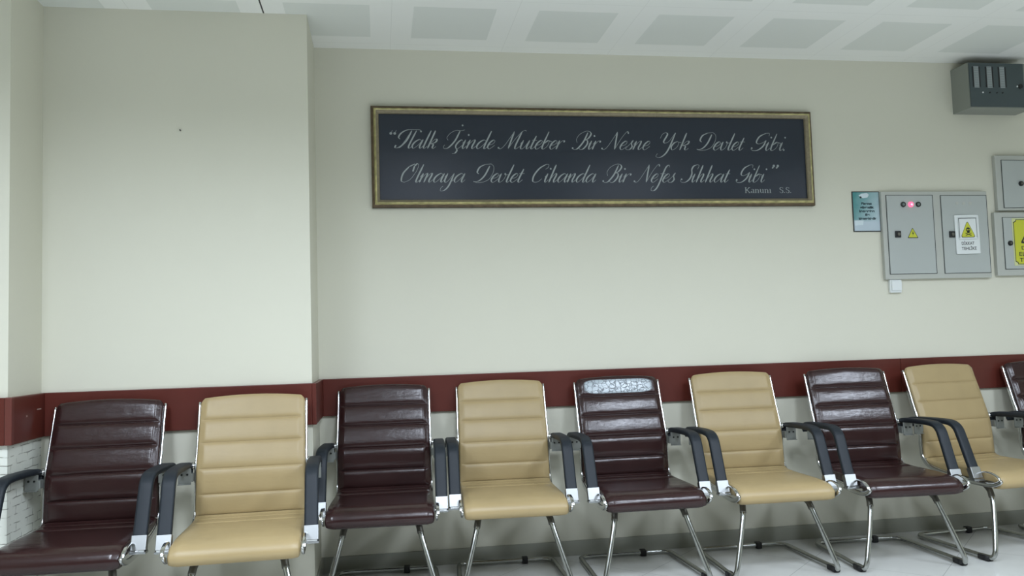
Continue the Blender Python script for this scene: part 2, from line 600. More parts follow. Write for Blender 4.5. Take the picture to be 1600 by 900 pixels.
BACK = [(0.634, 0.934), (0.597, 0.842), (0.560, 0.746), (0.523, 0.638), (0.510, 0.532), (0.505, 0.446)]
SEAT = [(0.500, 0.447), (0.470, 0.437), (0.370, 0.434), (0.150, 0.434), (0.045, 0.424), (0.006, 0.402), (-0.004, 0.380), (0.012, 0.358), (0.055, 0.352)]

def resample(pts2, n):
    pts = smooth_path([(0, p[0], p[1]) for p in pts2], 16)
    d = [0]
    for a, b_ in zip(pts, pts[1:]):
        d.append(d[-1]+(b_-a).length)
    out = []
    j = 0
    for i in range(n+1):
        t = d[-1]*i/n
        while j < len(d)-2 and d[j+1] < t:
            j += 1
        k = (t-d[j])/max(1e-9, d[j+1]-d[j])
        out.append(pts[j].lerp(pts[j+1], k))
    return out, d[-1]

def halfwidth(z_or_t, a, b_):
    return a+(b_-a)*z_or_t

def cushion(name, prof, w0, w1, thick, panels, puff, m, parent, arch=0.0, nseg=12, front_round=False):
    """prof: (y, z) line; panels: list of break fractions; sweeps across the width with padded panels"""
    nper = nseg
    br = panels
    n = nper*(len(br)-1)
    base_pts, Ltot = resample(prof, 400)
    frac = []
    for a, c in zip(br, br[1:]):
        for k in range(nper):
            # denser near the seams
            t = k/nper
            t = 0.5-0.5*math.cos(math.pi*t)
            frac.append((a+(c-a)*t, t))
    frac.append((br[-1], 1.0))
    P, Nn, tt = [], [], []
    for f, t in frac:
        i = min(399, int(f*400))
        k = f*400-i
        p = base_pts[i].lerp(base_pts[i+1], k)
        i0, i1 = max(0, i-3), min(400, i+4)
        tg = (base_pts[i1]-base_pts[i0]).normalized()
        nn = Vector((0, tg.z, -tg.y))
        P.append(p)
        Nn.append(nn)
        tt.append(t)
    us = [-1, -0.985, -0.96, -0.93, -0.90, -0.87, -0.84, -0.80, -0.7, -0.5, -0.25, 0, 0.25, 0.5, 0.7, 0.80, 0.84, 0.87, 0.90, 0.93, 0.96, 0.985, 1]
    rows = len(P)
    V, Fc = [], []
    nu = len(us)
    for i in range(rows):
        f = frac[i][0]
        hw = w0+(w1-w0)*f
        if front_round and f > 0.78:
            hw -= 0.010*((f-0.78)/0.22)**2
        if name == 'backrest' and f < 0.05:
            hw -= 0.014*(1-f/0.05)**2
        for u in us:
            t = tt[i]
            pb = max(0.0, 1-abs(2*t-1)**4)**0.5
            e = (1-abs(u))
            g = min(1, max(0, (e-0.03)/0.11))
            g = g*g*(3-2*g)
            edge = min(1, e/0.04)
            edge = math.sqrt(max(0, 1-(1-edge)**2))
            off = puff*pb*g - 0.010*(1-edge)
            p = P[i]+Nn[i]*off
            ar = arch*(1-u*u)*max(0, 1-f*8) if arch else 0
            V.append(L(u*hw, p.y, p.z+ar))
    for i in range(rows-1):
        for j in range(nu-1):
            Fc.append((i*nu+j, i*nu+j+1, (i+1)*nu+j+1, (i+1)*nu+j))
    off0 = len(V)
    for i in range(rows):
        f = frac[i][0]
        hw = w0+(w1-w0)*f
        if front_round and f > 0.78:
            hw -= 0.010*((f-0.78)/0.22)**2
        if name == 'backrest' and f < 0.05:
            hw -= 0.014*(1-f/0.05)**2
        for u in us:
            e = (1-abs(u))
            edge = min(1, e/0.04)
            edge = math.sqrt(max(0, 1-(1-edge)**2))
            th = thick(f) if callable(thick) else thick
            p = P[i]-Nn[i]*(th-0.008*(1-edge))
            ar = arch*(1-u*u)*max(0, 1-f*8) if arch else 0
            V.append(L(u*hw, p.y, p.z+ar))
    for i in range(rows-1):
        for j in range(nu-1):
            Fc.append((off0+i*nu+j, off0+(i+1)*nu+j, off0+(i+1)*nu+j+1, off0+i*nu+j+1))
        Fc.append((i*nu, (i+1)*nu, off0+(i+1)*nu, off0+i*nu))
        Fc.append((i*nu+nu-1, off0+i*nu+nu-1, off0+(i+1)*nu+nu-1, (i+1)*nu+nu-1))
    for j in range(nu-1):
        Fc.append((j, off0+j, off0+j+1, j+1))
        k = (rows-1)*nu
        Fc.append((k+j, k+j+1, off0+k+j+1, off0+k+j))
    o = mesh(name, V, Fc, m, parent, smooth=True)
    bm = bmesh.new()
    bm.from_mesh(o.data)
    bmesh.ops.recalc_face_normals(bm, faces=bm.faces[:])
    bm.to_mesh(o.data)
    bm.free()
    return o

def fractions(prof, cuts):
    pts, tot = resample(prof, 400)
    out = []
    for z in cuts:
        best = min(range(401), key=lambda i: abs(pts[i].z-z))
        out.append(best/400)
    return out

def make_chair(label, cover, puff, sheen_cover=None):
    t = empty('visitor_chair', (0, 0, 0), label, 'chair', 'row of cantilever visitor chairs along the wall')
    fb = fractions(BACK, [0.934, 0.842, 0.746, 0.638, 0.532, 0.446])
    fb[0], fb[-1] = 0.0, 1.0
    cushion('backrest', BACK, 0.224, 0.230, 0.022, fb, puff, cover, t, arch=0.012, nseg=12)
    cushion('seat', SEAT, 0.230, 0.240, lambda f: 0.014+0.034*math.sin(math.pi*min(1, max(0, f*1.02)))**0.7 if f < 0.8 else 0.012+0.02*(1-f)/0.2,
            [0, 0.075, 0.185, 1.0], puff*0.55, cover, t, nseg=14, front_round=True)
    # side rails: flat oval chrome bar from the top of the back round to the front tip and back in a loop
    rp = [(0.650, 0.915), (0.612, 0.812), (0.572, 0.705), (0.552, 0.655), (0.541, 0.60), (0.536, 0.50), (0.526, 0.448), (0.488, 0.412), (0.42, 0.392), (0.30, 0.380), (0.15, 0.370), (0.05, 0.372), (0.000, 0.388), (-0.014, 0.402)]
    loop = [(-0.014, 0.402), (-0.004, 0.416), (0.030, 0.430), (0.075, 0.434), (0.120, 0.418), (0.135, 0.402)]
    for s in (-1, 1):
        b = MB()
        x = lambda y: s*(0.230+0.016*max(0, min(1, (0.6-y)/0.5)))
        b.sweep(smooth_path([L(x(y), y, z) for y, z in rp], 8), rrect(0.0055, 0.011, 0.005, 3), side=(1, 0, 0))
        b.build('side_rail', M['chrome'], t)
        b = MB()
        b.sweep(smooth_path([L(s*0.252, y, z) for y, z in loop], 8), rrect(0.007, 0.0035, 0.003, 3), side=(1, 0, 0))
        b.sweep([L(s*0.252, 0.135, 0.402), L(s*0.252, 0.16, 0.392), L(s*0.252, 0.20, 0.382)], rrect(0.007, 0.0035, 0.003, 3), side=(1, 0, 0))
        b.build('rail_loop', M['chrome'], t)
        # arm pad
        pp = [(0.548, 0.618), (0.556, 0.636), (0.540, 0.654), (0.49, 0.660), (0.40, 0.663), (0.31, 0.664), (0.250, 0.658), (0.214, 0.635), (0.192, 0.592), (0.168, 0.535), (0.148, 0.487), (0.130, 0.446)]
        b = MB()
        def sec(f):
            k = 1.0
            if f < 0.12:
                k = 0.5+0.5*math.sin(f/0.12*math.pi/2)
            return rrect(0.0270, 0.013*k, 0.0105*k, 4)
        b.sweep(smooth_path([L(s*0.2715, y, z) for y, z in pp], 8), sec, side=(1, 0, 0))
        arm = b.build('armrest', M['pad'], t)
        b = MB()
        b.sweep([L(s*0.2715, 0.131, 0.449), L(s*0.2715, 0.122, 0.425), L(s*0.2715, 0.112, 0.398)], rrect(0.0285, 0.0150, 0.003, 2), side=(1, 0, 0), smooth=False)
        b.box(s*0.2715-0.0300, s*0.2715+0.0300, 0.092-YO, 0.130-YO, 0.388, 0.3965, bev=0.002)
        cov = b.build('arm_bracket_cover', M['chrome_dull'], arm)
        b = MB()
        x0, x1 = sorted((s*0.243, s*0.296))
        b.box(x0, x1, 0.50-YO, 0.503-YO, 0.583, 0.648, bev=0.001)
        b.box(x0, x1, 0.488-YO, 0.503-YO, 0.580, 0.5835, bev=0.001)
        x0, x1 = sorted((s*0.236, s*0.262))
        b.box(x0, x1, 0.503-YO, 0.535-YO, 0.590, 0.625, bev=0.001)
        br = b.build('arm_plate', M['plate'], arm)
        b = MB()
        for dx in (0.258, 0.281):
            b.disc(s*dx, 0.622, 0.0045, 0.500-YO, 0.4975-YO, n=10)
        b.build('screw', M['screw'], arm)
        b = MB()
        x0, x1 = sorted((s*0.238, s*0.295))
        b.box(x0, x1, 0.098-YO, 0.128-YO, 0.3965, 0.4025, bev=0.001)
        b.build('arm_link', M['chrome'], arm)
        # bolt at the bend of the rail
        b = MB()
        q = smooth_path([L(s*0.243, 0.552, 0.665), L(s*0.243, 0.541, 0.640)], 2)
        b.sweep(q, circle(0.008, 10))
        b.build('rail_bolt', M['chrome'], t)
    # base: one bent tube
    rr = 0.0122
    half = [(0.10, 0.30, 0.352), (0.135, 0.22, 0.350), (0.160, 0.160, 0.338), (0.170, 0.132, 0.312), (0.186, 0.108, 0.255), (0.212, 0.080, 0.165), (0.238, 0.056, 0.078),
            (0.248, 0.050, 0.045), (0.254, 0.058, 0.024), (0.258, 0.082, rr+0.006), (0.258, 0.13, rr+0.005), (0.250, 0.34, rr+0.005), (0.243, 0.54, rr+0.005), (0.234, 0.580, rr+0.005), (0.205, 0.598, rr+0.005), (0.15, 0.601, rr+0.005)]
    left = [L(-x, y, z) for x, y, z in half]
    right = [L(x, y, z) for x, y, z in reversed(half)]
    b = MB()
    b.sweep(smooth_path(left+right, 6), circle(rr, 14))
    b.build('tube_base', M['tube'], t)
    for s in (-1, 1):
        b = MB()
        b.sweep(smooth_path([L(s*0.120, 0.255, 0.352), L(s*0.150, 0.19, 0.347), L(s*0.166, 0.146, 0.328), L(s*0.174, 0.125, 0.296)], 6), circle(0.0150, 14))
        b.build('leg_sleeve', M['dark_steel'], t)
        b = MB()
        b.sweep([L(s*0.2575, 0.070, 0.015), L(s*0.258, 0.10, 0.0145), L(s*0.257, 0.135, 0.0145)], rrect(0.0165, 0.0125, 0.005, 3), side=(1, 0, 0))
        b.build('foot_glide', M['rubber'], t)
    b = MB()
    b.box(0.084, 0.114, 0.583-YO, 0.619-YO, 0.001, 0.034, bev=0.004)
    b.build('bar_clip', M['rubber'], t)
    b = MB()
    b.box(-0.17, 0.17, 0.17-YO, 0.20-YO, 0.3475, 0.3665, bev=0.003)
    b.box(-0.17, 0.17, 0.30-YO, 0.33-YO, 0.3475, 0.3715, bev=0.003)
    for x in (-0.075, 0.055):
        b.disc(x, 0.353, 0.004, 0.06-YO, 0.045-YO, n=8)
    b.build('seat_crossbar', M['dark_steel'], t)
    return t

def copy_tree(o, parent=None):
    c = o.copy()
    C.objects.link(c)
    c.parent = parent
    for ch in list(o.children):
        copy_tree(ch, c)
    return c

brown0 = make_chair('', M['brown'], 0.0125)
tan0 = make_chair('', M['tan'], 0.0075)
CH = [  # x, front y, yaw, cover, label
    (-1.183, -1.146, -0.026, 'b', 'dark brown leather armchair at the left end of the row, in the wall corner'),
    (-0.553, -1.169, 0.025, 't', 'tan leather armchair in front of the boxed-out wall bay, leftmost tan one'),
    (-0.002, -0.697, -0.048, 'b', 'dark brown leather armchair just right of the wall bay corner, second brown from left'),
    (0.604, -0.689, -0.045, 't', 'tan leather armchair below the left part of the framed sign, second tan from left'),
    (1.243, -0.713, -0.010, 'b', 'dark brown leather armchair with a cracked top pad and a whitish painted lamp reflection'),
    (1.875, -0.728, -0.023, 't', 'tan leather armchair below the right end of the framed sign, third tan from left'),
    (2.515, -0.769, -0.048, 'b', 'dark brown leather armchair below the teal camera notice, fourth brown from left'),
    (3.171, -0.725, 0.094, 't', 'tan leather armchair below the double electrical cabinet, rightmost tan one'),
    (3.802, -0.699, 0.016, 'b', 'dark brown leather armchair cut off by the right edge of the photo'),
]
used = set()
for (x, yf, a, k, lab) in CH:
    src = brown0 if k == 'b' else tan0
    if k in used:
        o = copy_tree(src)
    else:
        o = src
        used.add(k)
    o.location = (x, yf+YO, 0)
    o.rotation_euler = (0, 0, a)
    o['label'] = lab
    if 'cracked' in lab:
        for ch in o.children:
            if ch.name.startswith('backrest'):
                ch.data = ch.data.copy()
                ch.data.materials[0] = M['brown_crack_sheen']
                ch['label'] = 'brown backrest with a cracked top pad and a whitish painted lamp reflection'

# ------------------------------------------------------------------ framed calligraphy sign
SX0, SX1, SZ0, SZ1 = -0.024, 2.474, 1.868, 2.413
sign = empty('framed_sign', ((SX0+SX1)/2, 0, SZ0), 'long navy wall sign with silver script lettering in a gilded frame', 'sign')
so = Vector(sign.location)
def sl(x, y, z):
    return Vector((x-so.x, y, z-so.z))
# moulding profile: (inset from outer edge, depth towards the room)
prof = [(0.0, 0.0, 3), (0.0, 0.022, 3), (0.003, 0.030, 2), (0.009, 0.034, 2), (0.014, 0.036, 2), (0.017, 0.041, 0), (0.022, 0.045, 0), (0.027, 0.043, 0), (0.031, 0.036, 1), (0.036, 0.033, 1), (0.041, 0.028, 1), (0.0415, 0.012, 1)]
V, Fc, MI = [], [], []
cor = [(SX0, SZ0, 1, 1), (SX1, SZ0, -1, 1), (SX1, SZ1, -1, -1), (SX0, SZ1, 1, -1)]
rings = []
for e in range(4):
    x0, z0, ax, az = cor[e]
    x1, z1, bx, bz = cor[(e+1) % 4]
    ln = math.hypot(x1-x0, z1-z0)
    n = int(ln/0.009)
    for k in range(n):
        t = k/n
        ring = []
        for j, (d, h, _) in enumerate(prof):
            ox = (x0+ax*d)*(1-t)+(x1+bx*d)*t
            oz = (z0+az*d)*(1-t)+(z1+bz*d)*t
            mod = 0.0
            s_ = t*ln
            if j in (5, 6, 7):
                mod = 0.003*abs(math.sin(s_*math.pi/0.058))**0.4*(1 if j == 6 else 0.7)
            elif j in (3, 4):
                mod = -0.007*(0.5+0.5*math.sin(s_*math.tau/0.058))*(1 if j == 4 else 0.5)
            ring.append(sl(ox, -(h+mod)-0.001, oz))
        rings.append(ring)
for r in rings:
    V += r
K = len(prof)
R = len(rings)
for i in range(R):
    for j in range(K-1):
        Fc.append((i*K+j, i*K+j+1, ((i+1) % R)*K+j+1, ((i+1) % R)*K+j))
        MI.append(prof[j+1][2])
o = mesh('frame', V, Fc, [M['gold'], M['gold_in'], M['gold_out'], M['frame_edge']], sign, smooth=True, mids=MI)
b = MB()
b.box(SX0+0.036-so.x, SX1-0.036-so.x, -0.016, -0.002, 0.036, SZ1-SZ0-0.036)
board = b.build('board', M['board'], sign)

# pointed-pen script drawn as strokes: x-height 1, slanted afterwards
G = {
 'a': (1.02, ['.78,.82 .52,1 .2,.72 .1,.3 .3,0 .6,.35 .82,.95', '.84,1 .8,.3 .93,0 1.12,.3']),
 'l': (.40, ['.2,2 .16,.3 .3,0 .48,.25']),
 'k': (.85, ['.2,2 .2,0', '.2,.4 .5,1 .72,1 .66,.68 .3,.5', '.3,.5 .56,.45 .6,.1 .74,0 .9,.22']),
 'i': (.42, ['0,.6 .15,1', '.15,1 .13,.3 .26,0 .46,.3', 'DOT .22,1.55']),
 'I': (.42, ['0,.6 .15,1', '.15,1 .13,.3 .26,0 .46,.3']),
 'n': (.90, ['0,.6 .14,1', '.15,1 .15,0', '.15,.3 .4,.9 .58,1 .62,.75 .58,.25 .7,0 .92,.3']),
 'm': (1.32, ['0,.6 .14,1', '.15,1 .15,0', '.15,.3 .38,.9 .54,1 .58,.75 .57,0', '.57,.3 .8,.9 .98,1 1.02,.75 .98,.25 1.1,0 1.32,.3']),
 'd': (1.02, ['.78,.82 .52,1 .2,.72 .1,.3 .3,0 .6,.35 .82,.95', '.84,2 .8,.3 .93,0 1.12,.3']),
 'e': (.62, ['.12,.42 .45,.55 .55,.85 .38,1 .15,.7 .1,.25 .28,0 .45,.08 .68,.4']),
 'c': (.60, ['.5,.85 .4,1 .2,.8 .08,.35 .25,0 .45,.08 .64,.35', '.26,0 .38,-.22 .3,-.5 .06,-.55']),
 'u': (.95, ['0,.6 .15,1', '.15,1 .13,.3 .28,0 .5,.2 .72,1', '.74,1 .7,.3 .82,0 1.02,.3']),
 't': (.48, ['.24,1.5 .18,.3 .32,0 .54,.3', '0,1 .48,1']),
 'b': (.78, ['.16,2 .13,.35 .3,0 .56,.3 .6,.78 .46,1 .2,.68', '.5,.97 .84,.86']),
 'r': (.66, ['0,.6 .14,1', '.15,1 .15,0', '.15,.4 .36,.9 .52,1 .62,.95 .6,.8']),
 's': (.60, ['0,.1 .28,.7 .42,1.12', '.42,1.1 .36,.75 .55,.35 .42,.02 .12,.02 .06,.16', '.45,.1 .64,.35']),
 'o': (.74, ['.45,1 .2,.8 .1,.35 .3,0 .58,.3 .62,.8 .45,1', '.6,.9 .8,.88']),
 'v': (.72, ['0,.7 .14,1', '.15,1 .14,.35 .3,0 .56,.3 .6,.85 .5,1 .54,.85 .8,.88']),
 'y': (.95, ['0,.6 .15,1', '.15,1 .13,.3 .28,0 .5,.2 .74,1', '.76,1 .76,-.3 .55,-.85 .2,-.95 .1,-.65 .22,-.42', '.76,0 1.0,.3']),
 'h': (.94, ['.2,2 .2,0', '.2,.3 .44,.9 .6,1 .66,.75 .62,.25 .74,0 .96,.3']),
 'f': (.50, ['.72,1.75 .62,2 .42,1.85 .36,1.3 .36,-.3 .2,-.9 -.12,-.95 -.2,-.65 -.08,-.42', '.1,1 .62,1']),
 'H': (1.42, ['0,.35 .0,.08 .22,.03', '.22,.03 .55,.5 .82,1.9', '.84,1.98 .78,.9 .45,.15 .2,.03', '1.28,1.98 1.2,.4 1.32,0 1.52,.25', '1.75,1.8 1.6,2.05 1.1,2.08 .4,2.05 -.02,1.7 -.1,1.25 .12,1.02', 'DOT 1.72,1.9']),
 'J': (.95, ['.82,1.98 .76,.9 .45,.12 .12,0 -.05,.18 .0,.4', '.12,.92 -.1,1.25 .05,1.75 .45,2.05 .9,2.02 1.2,2.12', 'DOT .82,2.62']),
 'M': (1.80, ['DOT -.1,.12', '-.1,.1 .15,.02 .4,.5 .72,1.95', '.72,1.98 .84,.05', '.84,.05 1.1,1.1 1.45,2.0', '1.46,1.98 1.4,.4 1.54,0 1.84,.3', '1.45,1.95 1.65,2.12 1.85,2.05']),
 'B': (1.42, ['DOT -.02,.14', '.84,1.95 .78,.9 .5,.12 .2,-.02 -.04,.12', '.2,.75 -.02,1.2 .12,1.75 .6,2.1 1.0,2.06', '1.0,2.06 1.22,1.75 1.1,1.25 .78,1.06', '.78,1.06 1.12,1.02 1.25,.6 1.08,.1 .8,-.02 .55,.2']),
 'N': (1.32, ['DOT -.2,.12', '-.2,.1 .05,.02 .28,.5 .58,2.05', '.58,2.0 .98,.02', '.98,.02 1.18,1.3 1.42,2.05 1.6,2.05', '1.55,2.06 1.66,1.85']),
 'Y': (1.05, ['-.1,1.35 -.05,1.85 .2,2.05', '.2,2.02 .38,1.8 .3,1.0 .45,.78', '.45,.78 .75,1.0 1.0,2.0', '1.02,2 1.0,.2 .84,-.55 .5,-.9 .16,-.75 .2,-.42']),
 'D': (1.45, ['-.0,.12 .4,-.02 .9,.02', '.9,.02 1.3,.35 1.42,1.1 1.25,1.75 .9,2.08', '.9,2.08 .4,2.02', '.4,2.02 .02,1.7 -.02,1.15 .2,.95', '.86,1.85 .78,.8 .5,.2 .05,.04']),
 'G': (1.12, ['1.1,1.72 1.02,2.05 .72,2.05', '.72,2.05 .3,1.65 .22,1.0 .48,.78 .8,.95 1.0,1.2', '1.0,1.2 .92,.5 .6,.04 .2,-.02 -.02,.2 .05,.35', 'DOT .03,.28']),
 'O': (1.38, ['.72,2.05 .3,1.75', '.3,1.75 .02,1.0 .15,.2 .5,0', '.5,0 .95,.35 1.18,1.2', '1.18,1.2 1.15,1.85 .95,2.08 .78,1.8', '.78,1.8 .85,1.2']),
 'C': (1.28, ['1.0,1.5 1.18,1.7 1.12,2.02 .85,2.05', '.85,2.05 .35,1.6 .08,.8 .2,.15 .5,0', '.5,0 .8,.1 1.02,.4']),
 'S': (.98, ['1.2,1.55 1.2,1.95 1.0,2.08', '1.0,2.08 .68,1.9 .62,1.5 .8,1.0 .78,.4 .5,.03 .1,0', '.1,0 -.08,.18 -.04,.42', 'DOT -.02,.35']),
 '"': (.60, ['DOT .0,1.65', 'DOT .34,1.65', '.0,1.7 .02,2.0', '.34,1.7 .36,2.0']),
 "'": (.60, ['DOT .06,1.95', 'DOT .40,1.95', '.08,1.9 .0,1.65', '.42,1.9 .34,1.65']),
 '.': (.30, ['DOT .1,.08']),
}
def stroke_ribbon(V, Fc, pts, wid, y):
    n = len(pts)
    k0 = len(V)
    for i, p in enumerate(pts):
        t = (pts[min(i+1, n-1)]-pts[max(i-1, 0)])
        if t.length < 1e-9:
            t = Vector((0, 0, 1))
        t.normalize()
        nn = Vector((-t.z, 0, t.x))
        w_ = wid(t, i/(n-1))
        V.append(p+nn*w_/2)
        V.append(p-nn*w_/2)
    for i in range(n-1):
        Fc.append((k0+2*i, k0+2*i+1, k0+2*i+3, k0+2*i+2))

def write_word(V, Fc, word, x0, x1, z, u, y, slant=0.47, table=G, thick=0.165, hair=0.04, ratio=1.0):
    strokes, dots, cx = [], [], 0.0
    for ch in word:
        if ch == ' ':
            cx += 0.6
            continue
        adv, ss = table[ch]
        for s in ss:
            if s.startswith('DOT'):
                a, c = map(float, s[4:].split(','))
                dots.append((cx+a, c))
            else:
                strokes.append([(cx+float(q.split(',')[0]), float(q.split(',')[1])) for q in s.split()])
        cx += adv
    pts_all = [q for st in strokes for q in st]+dots
    lo_s, hi_s = 0.0, 0.2
    for _ in range(40):       # width scale so that the slanted word fills x0..x1
        sx = (lo_s+hi_s)/2
        xs = [a*sx+c*slant*u for a, c in pts_all]
        if max(xs)-min(xs) > x1-x0:
            hi_s = sx
        else:
            lo_s = sx
    lo = min(xs)
    sh = lambda a, c: a*sx+c*slant*u
    for s in strokes:
        dense = smooth_path([(a, 0, c) for a, c in s], 10) if len(s) > 2 else [Vector((s[0][0], 0, s[0][1])).lerp(Vector((s[1][0], 0, s[1][1])), i/8) for i in range(9)]
        pts = [Vector((x0+sh(p.x, p.z)-lo, y, z+p.z*u)) for p in dense]
        def wd(t, f, d=dense):
            i = min(len(d)-2, int(f*(len(d)-1)))
            q = d[i+1]-d[i]
            q.normalize()
            v = max(0.0, -q.z)
            e = min(1, f*7+0.35, (1-f)*7+0.35)
            return u*(hair+(thick-hair)*v**1.6*e)
        stroke_ribbon(V, Fc, pts, wd, y)
    dr = 0.15 if word in ('"', "'") else 0.10
    for a, c in dots:
        k0 = len(V)
        cxp = x0+sh(a, c)-lo
        for i in range(12):
            V.append(Vector((cxp+dr*u*math.cos(i*math.tau/12), y, z+c*u+dr*u*math.sin(i*math.tau/12))))
        Fc.append(tuple(range(k0, k0+12)))

U = 0.0485
LINES = [
 (2.187, [('"', .08, .11), ('Halk', .10, .325), ('Jcinde', .357, .637), ('Muteber', .655, 1.022), ('Bir', 1.065, 1.225), ('Nesne', 1.232, 1.509), ('Yok', 1.540, 1.738), ('Devlet', 1.781, 2.07), ('Gibi.', 2.104, 2.315)]),
 (2.004, [('Olmaya', .13, .470), ('Devlet', .514, .794), ('Cihanda', .838, 1.193), ('Bir', 1.231, 1.392), ('Nefes', 1.410, 1.650), ('SIhhat', 1.677, 1.973), ('Gibi', 2.005, 2.192), ("'", 2.226, 2.262)]),
]
for li, (z, words) in enumerate(LINES):
    V, Fc = [], []
    for wd_, x0, x1 in words:
        if wd_ in ('"', "'"):
            V2, F2 = [], []
            write_word(V2, F2, wd_, x0-so.x, x1-so.x, z-so.z, U, -0.0172)
            mesh('quotation_mark', V2, F2, M['silver_text'], sign)
            continue
        write_word(V, Fc, wd_, x0-so.x, x1-so.x, z-so.z, U, -0.0172)
    o = mesh('lettering', V, Fc, M['silver_text'], sign)
    o['label'] = ('silver script, upper line of the verse', 'silver script, lower line of the verse')[li]
RG = {  # small upright serif letters for the signature
 'K': (1.35, ['.2,1.5 .2,0', '1.05,1.5 .25,.65', '.45,.85 1.1,0', 'H 0,.42 0', 'H 0,.42 1.5', 'H .8,1.3 0', 'H .8,1.25 1.5']),
 'a': (.95, ['.15,.85 .35,1 .6,.95 .66,.7', '.66,.75 .66,0', '.66,.5 .2,.45 .1,.2 .3,0 .66,.2', 'H .6,.9 0']),
 'n': (1.1, ['.2,1 .2,0', '.2,.75 .5,1 .75,.85', '.78,.85 .78,0', 'H 0,.4 0', 'H .6,1.0 0', 'H 0,.2 1']),
 'u': (1.1, ['.2,1 .2,.2', '.2,.2 .45,0 .75,.2', '.78,1 .78,0', 'H 0,.22 1', 'H .58,.78 1', 'H .78,.98 0']),
 'i': (.55, ['.25,1 .25,0', 'H .05,.48 0', 'H .05,.25 1']),
 'S': (1.05, ['.85,1.15 .8,1.45 .45,1.52 .15,1.25', '.15,1.25 .3,.9 .75,.65 .88,.35', '.88,.35 .7,.02 .35,0 .1,.35']),
 '.': (.4, ['DOT .15,.08']),
}
def write_roman(V, Fc, text, x0, x1, z, u, y):
    segs, cx = [], 0
    for ch in text:
        if ch == ' ':
            cx += 0.9
            continue
        adv, ss = RG[ch]
        for s in ss:
            if s.startswith('DOT'):
                segs.append(('d', [(cx+float(s[4:].split(',')[0]), float(s[4:].split(',')[1]))]))
            elif s.startswith('H'):
                _, r, zz = s.split()
                a, c = map(float, r.split(','))
                segs.append(('h', [(cx+a, float(zz)), (cx+c, float(zz))]))
            else:
                segs.append(('s', [(cx+float(q.split(',')[0]), float(q.split(',')[1])) for q in s.split()]))
        cx += adv
    sx = (x1-x0)/cx
    for k, s in segs:
        P = [Vector((x0+a*sx, y, z+c*u)) for a, c in s]
        if k == 'd':
            k0 = len(V)
            for i in range(8):
                V.append(P[0]+Vector((0.13*u*math.cos(i*math.tau/8), 0, 0.13*u*math.sin(i*math.tau/8))))
            Fc.append(tuple(range(k0, k0+8)))
        else:
            D = smooth_path(P, 6)
            if k == 'h':
                stroke_ribbon(V, Fc, D, lambda t, f: 0.09*u, y)
            else:
                stroke_ribbon(V, Fc, D, lambda t, f: u*(0.09+0.15*max(0, -t.z)**1.5), y)
V, Fc = [], []
write_roman(V, Fc, 'Kanuni  S.S.', 2.056-so.x, 2.338-so.x, 1.944-so.z, 0.0205, -0.0172)
mesh('lettering', V, Fc, M['silver_text'], sign)['label'] = 'small upright signature in the corner of the board'

# ------------------------------------------------------------------ notices and cabinets on the right
# teal camera notice
pc = Vector((2.801, 0, 1.835))
po = empty('camera_notice', tuple(pc-Vector((0, 0, 0.116))), 'small teal and white wall notice with a drawn camera, left of the grey cabinet', 'notice')
b = MB()
b.box(-0.0855, 0.0855, -0.006, -0.001, -0.117+0.116, 0.117+0.116)
b.build('backing_board', M['gap'], po)
b = MB()
b.box(-0.081, 0.081, -0.0068, -0.0061, -0.1125, 0.1125)
o = b.build('printed_sheet', M['poster'], po)
o.location = (0, 0, 0.116)
b = MB()
cb = [(-0.045, 0.094), (-0.028, 0.104), (0.008, 0.108), (0.020, 0.098), (0.010, 0.082), (-0.018, 0.078), (-0.030, 0.084)]
b.add([(x, -0.0072, z) for x, z in cb], [tuple(range(len(cb)))])
b.disc(-0.033, 0.083, 0.006, -0.0072, -0.0074, mi=1, n=12)
M['pale'] = mat('pale_print', srgb(205, 218, 222), 0.4)
o = b.build('camera_drawing', [M['pale'], M['print']], po)
o.location = (0, 0, 0.116)
b = MB()
b.add([(-0.078, -0.0071, -0.052), (-0.022, -0.0071, -0.052), (-0.026, -0.0071, -0.078), (-0.078, -0.0071, -0.082)], [(0, 1, 2, 3)])
o = b.build('printed_block', M['pale'], po)
o.location = (0, 0, 0.116)
dp = mat('dark_teal_print', srgb(24, 52, 58), 0.5)
for body, x0, x1, z in (('Binamız', -0.030, 0.036, 0.044), ('güvenlik', -0.040, 0.048, 0.022), ('kameraları', -0.046, 0.050, 0.000), ('ile', -0.010, 0.020, -0.021), ('izlenmektedir', -0.052, 0.058, -0.043)):
    o = text_mesh('lettering', body, x0, x1, z-0.004+0.116, 0.014, -0.0073, dp, po, bold=0.05)

def lock(parent, x, z, y, square=True, name='lock'):
    b = MB()
    if square:
        b.box(x-0.0175, x+0.0175, y-0.008, y, z-0.0185, z+0.0185, bev=0.002)
        b.disc(x+0.002, z, 0.009, y-0.008, y-0.012, mi=1, n=14)
    else:
        b.disc(x, z, 0.0155, y, y-0.008, n=20, r2=0.014)
        b.disc(x, z, 0.007, y-0.008, y-0.011, mi=1, n=12)
    return b.build(name, [M['black'], M['dark_steel']], parent)

def door(parent, x0, x1, z0, z1, y):
    b = MB()
    b.box(x0-0.003, x1+0.0072, y-0.0012, y, z0-0.003, z1+0.003, mi=1)
    b.box(x0, x1, y-0.006, y-0.0012, z0, z1, bev=0.0012)
    return b.build('door', [M['cab_door'], M['gap']], parent)

def cabinet(x0, x1, z0, z1, depth, label):
    t = empty('electrical_cabinet', ((x0+x1)/2, 0, z0), label, 'cabinet')
    b = MB()
    b.box(x0-t.location.x, x1-t.location.x, -depth, 0.0, 0, z1-z0, bev=0.003)
    b.build('body', M['cab'], t)
    return t

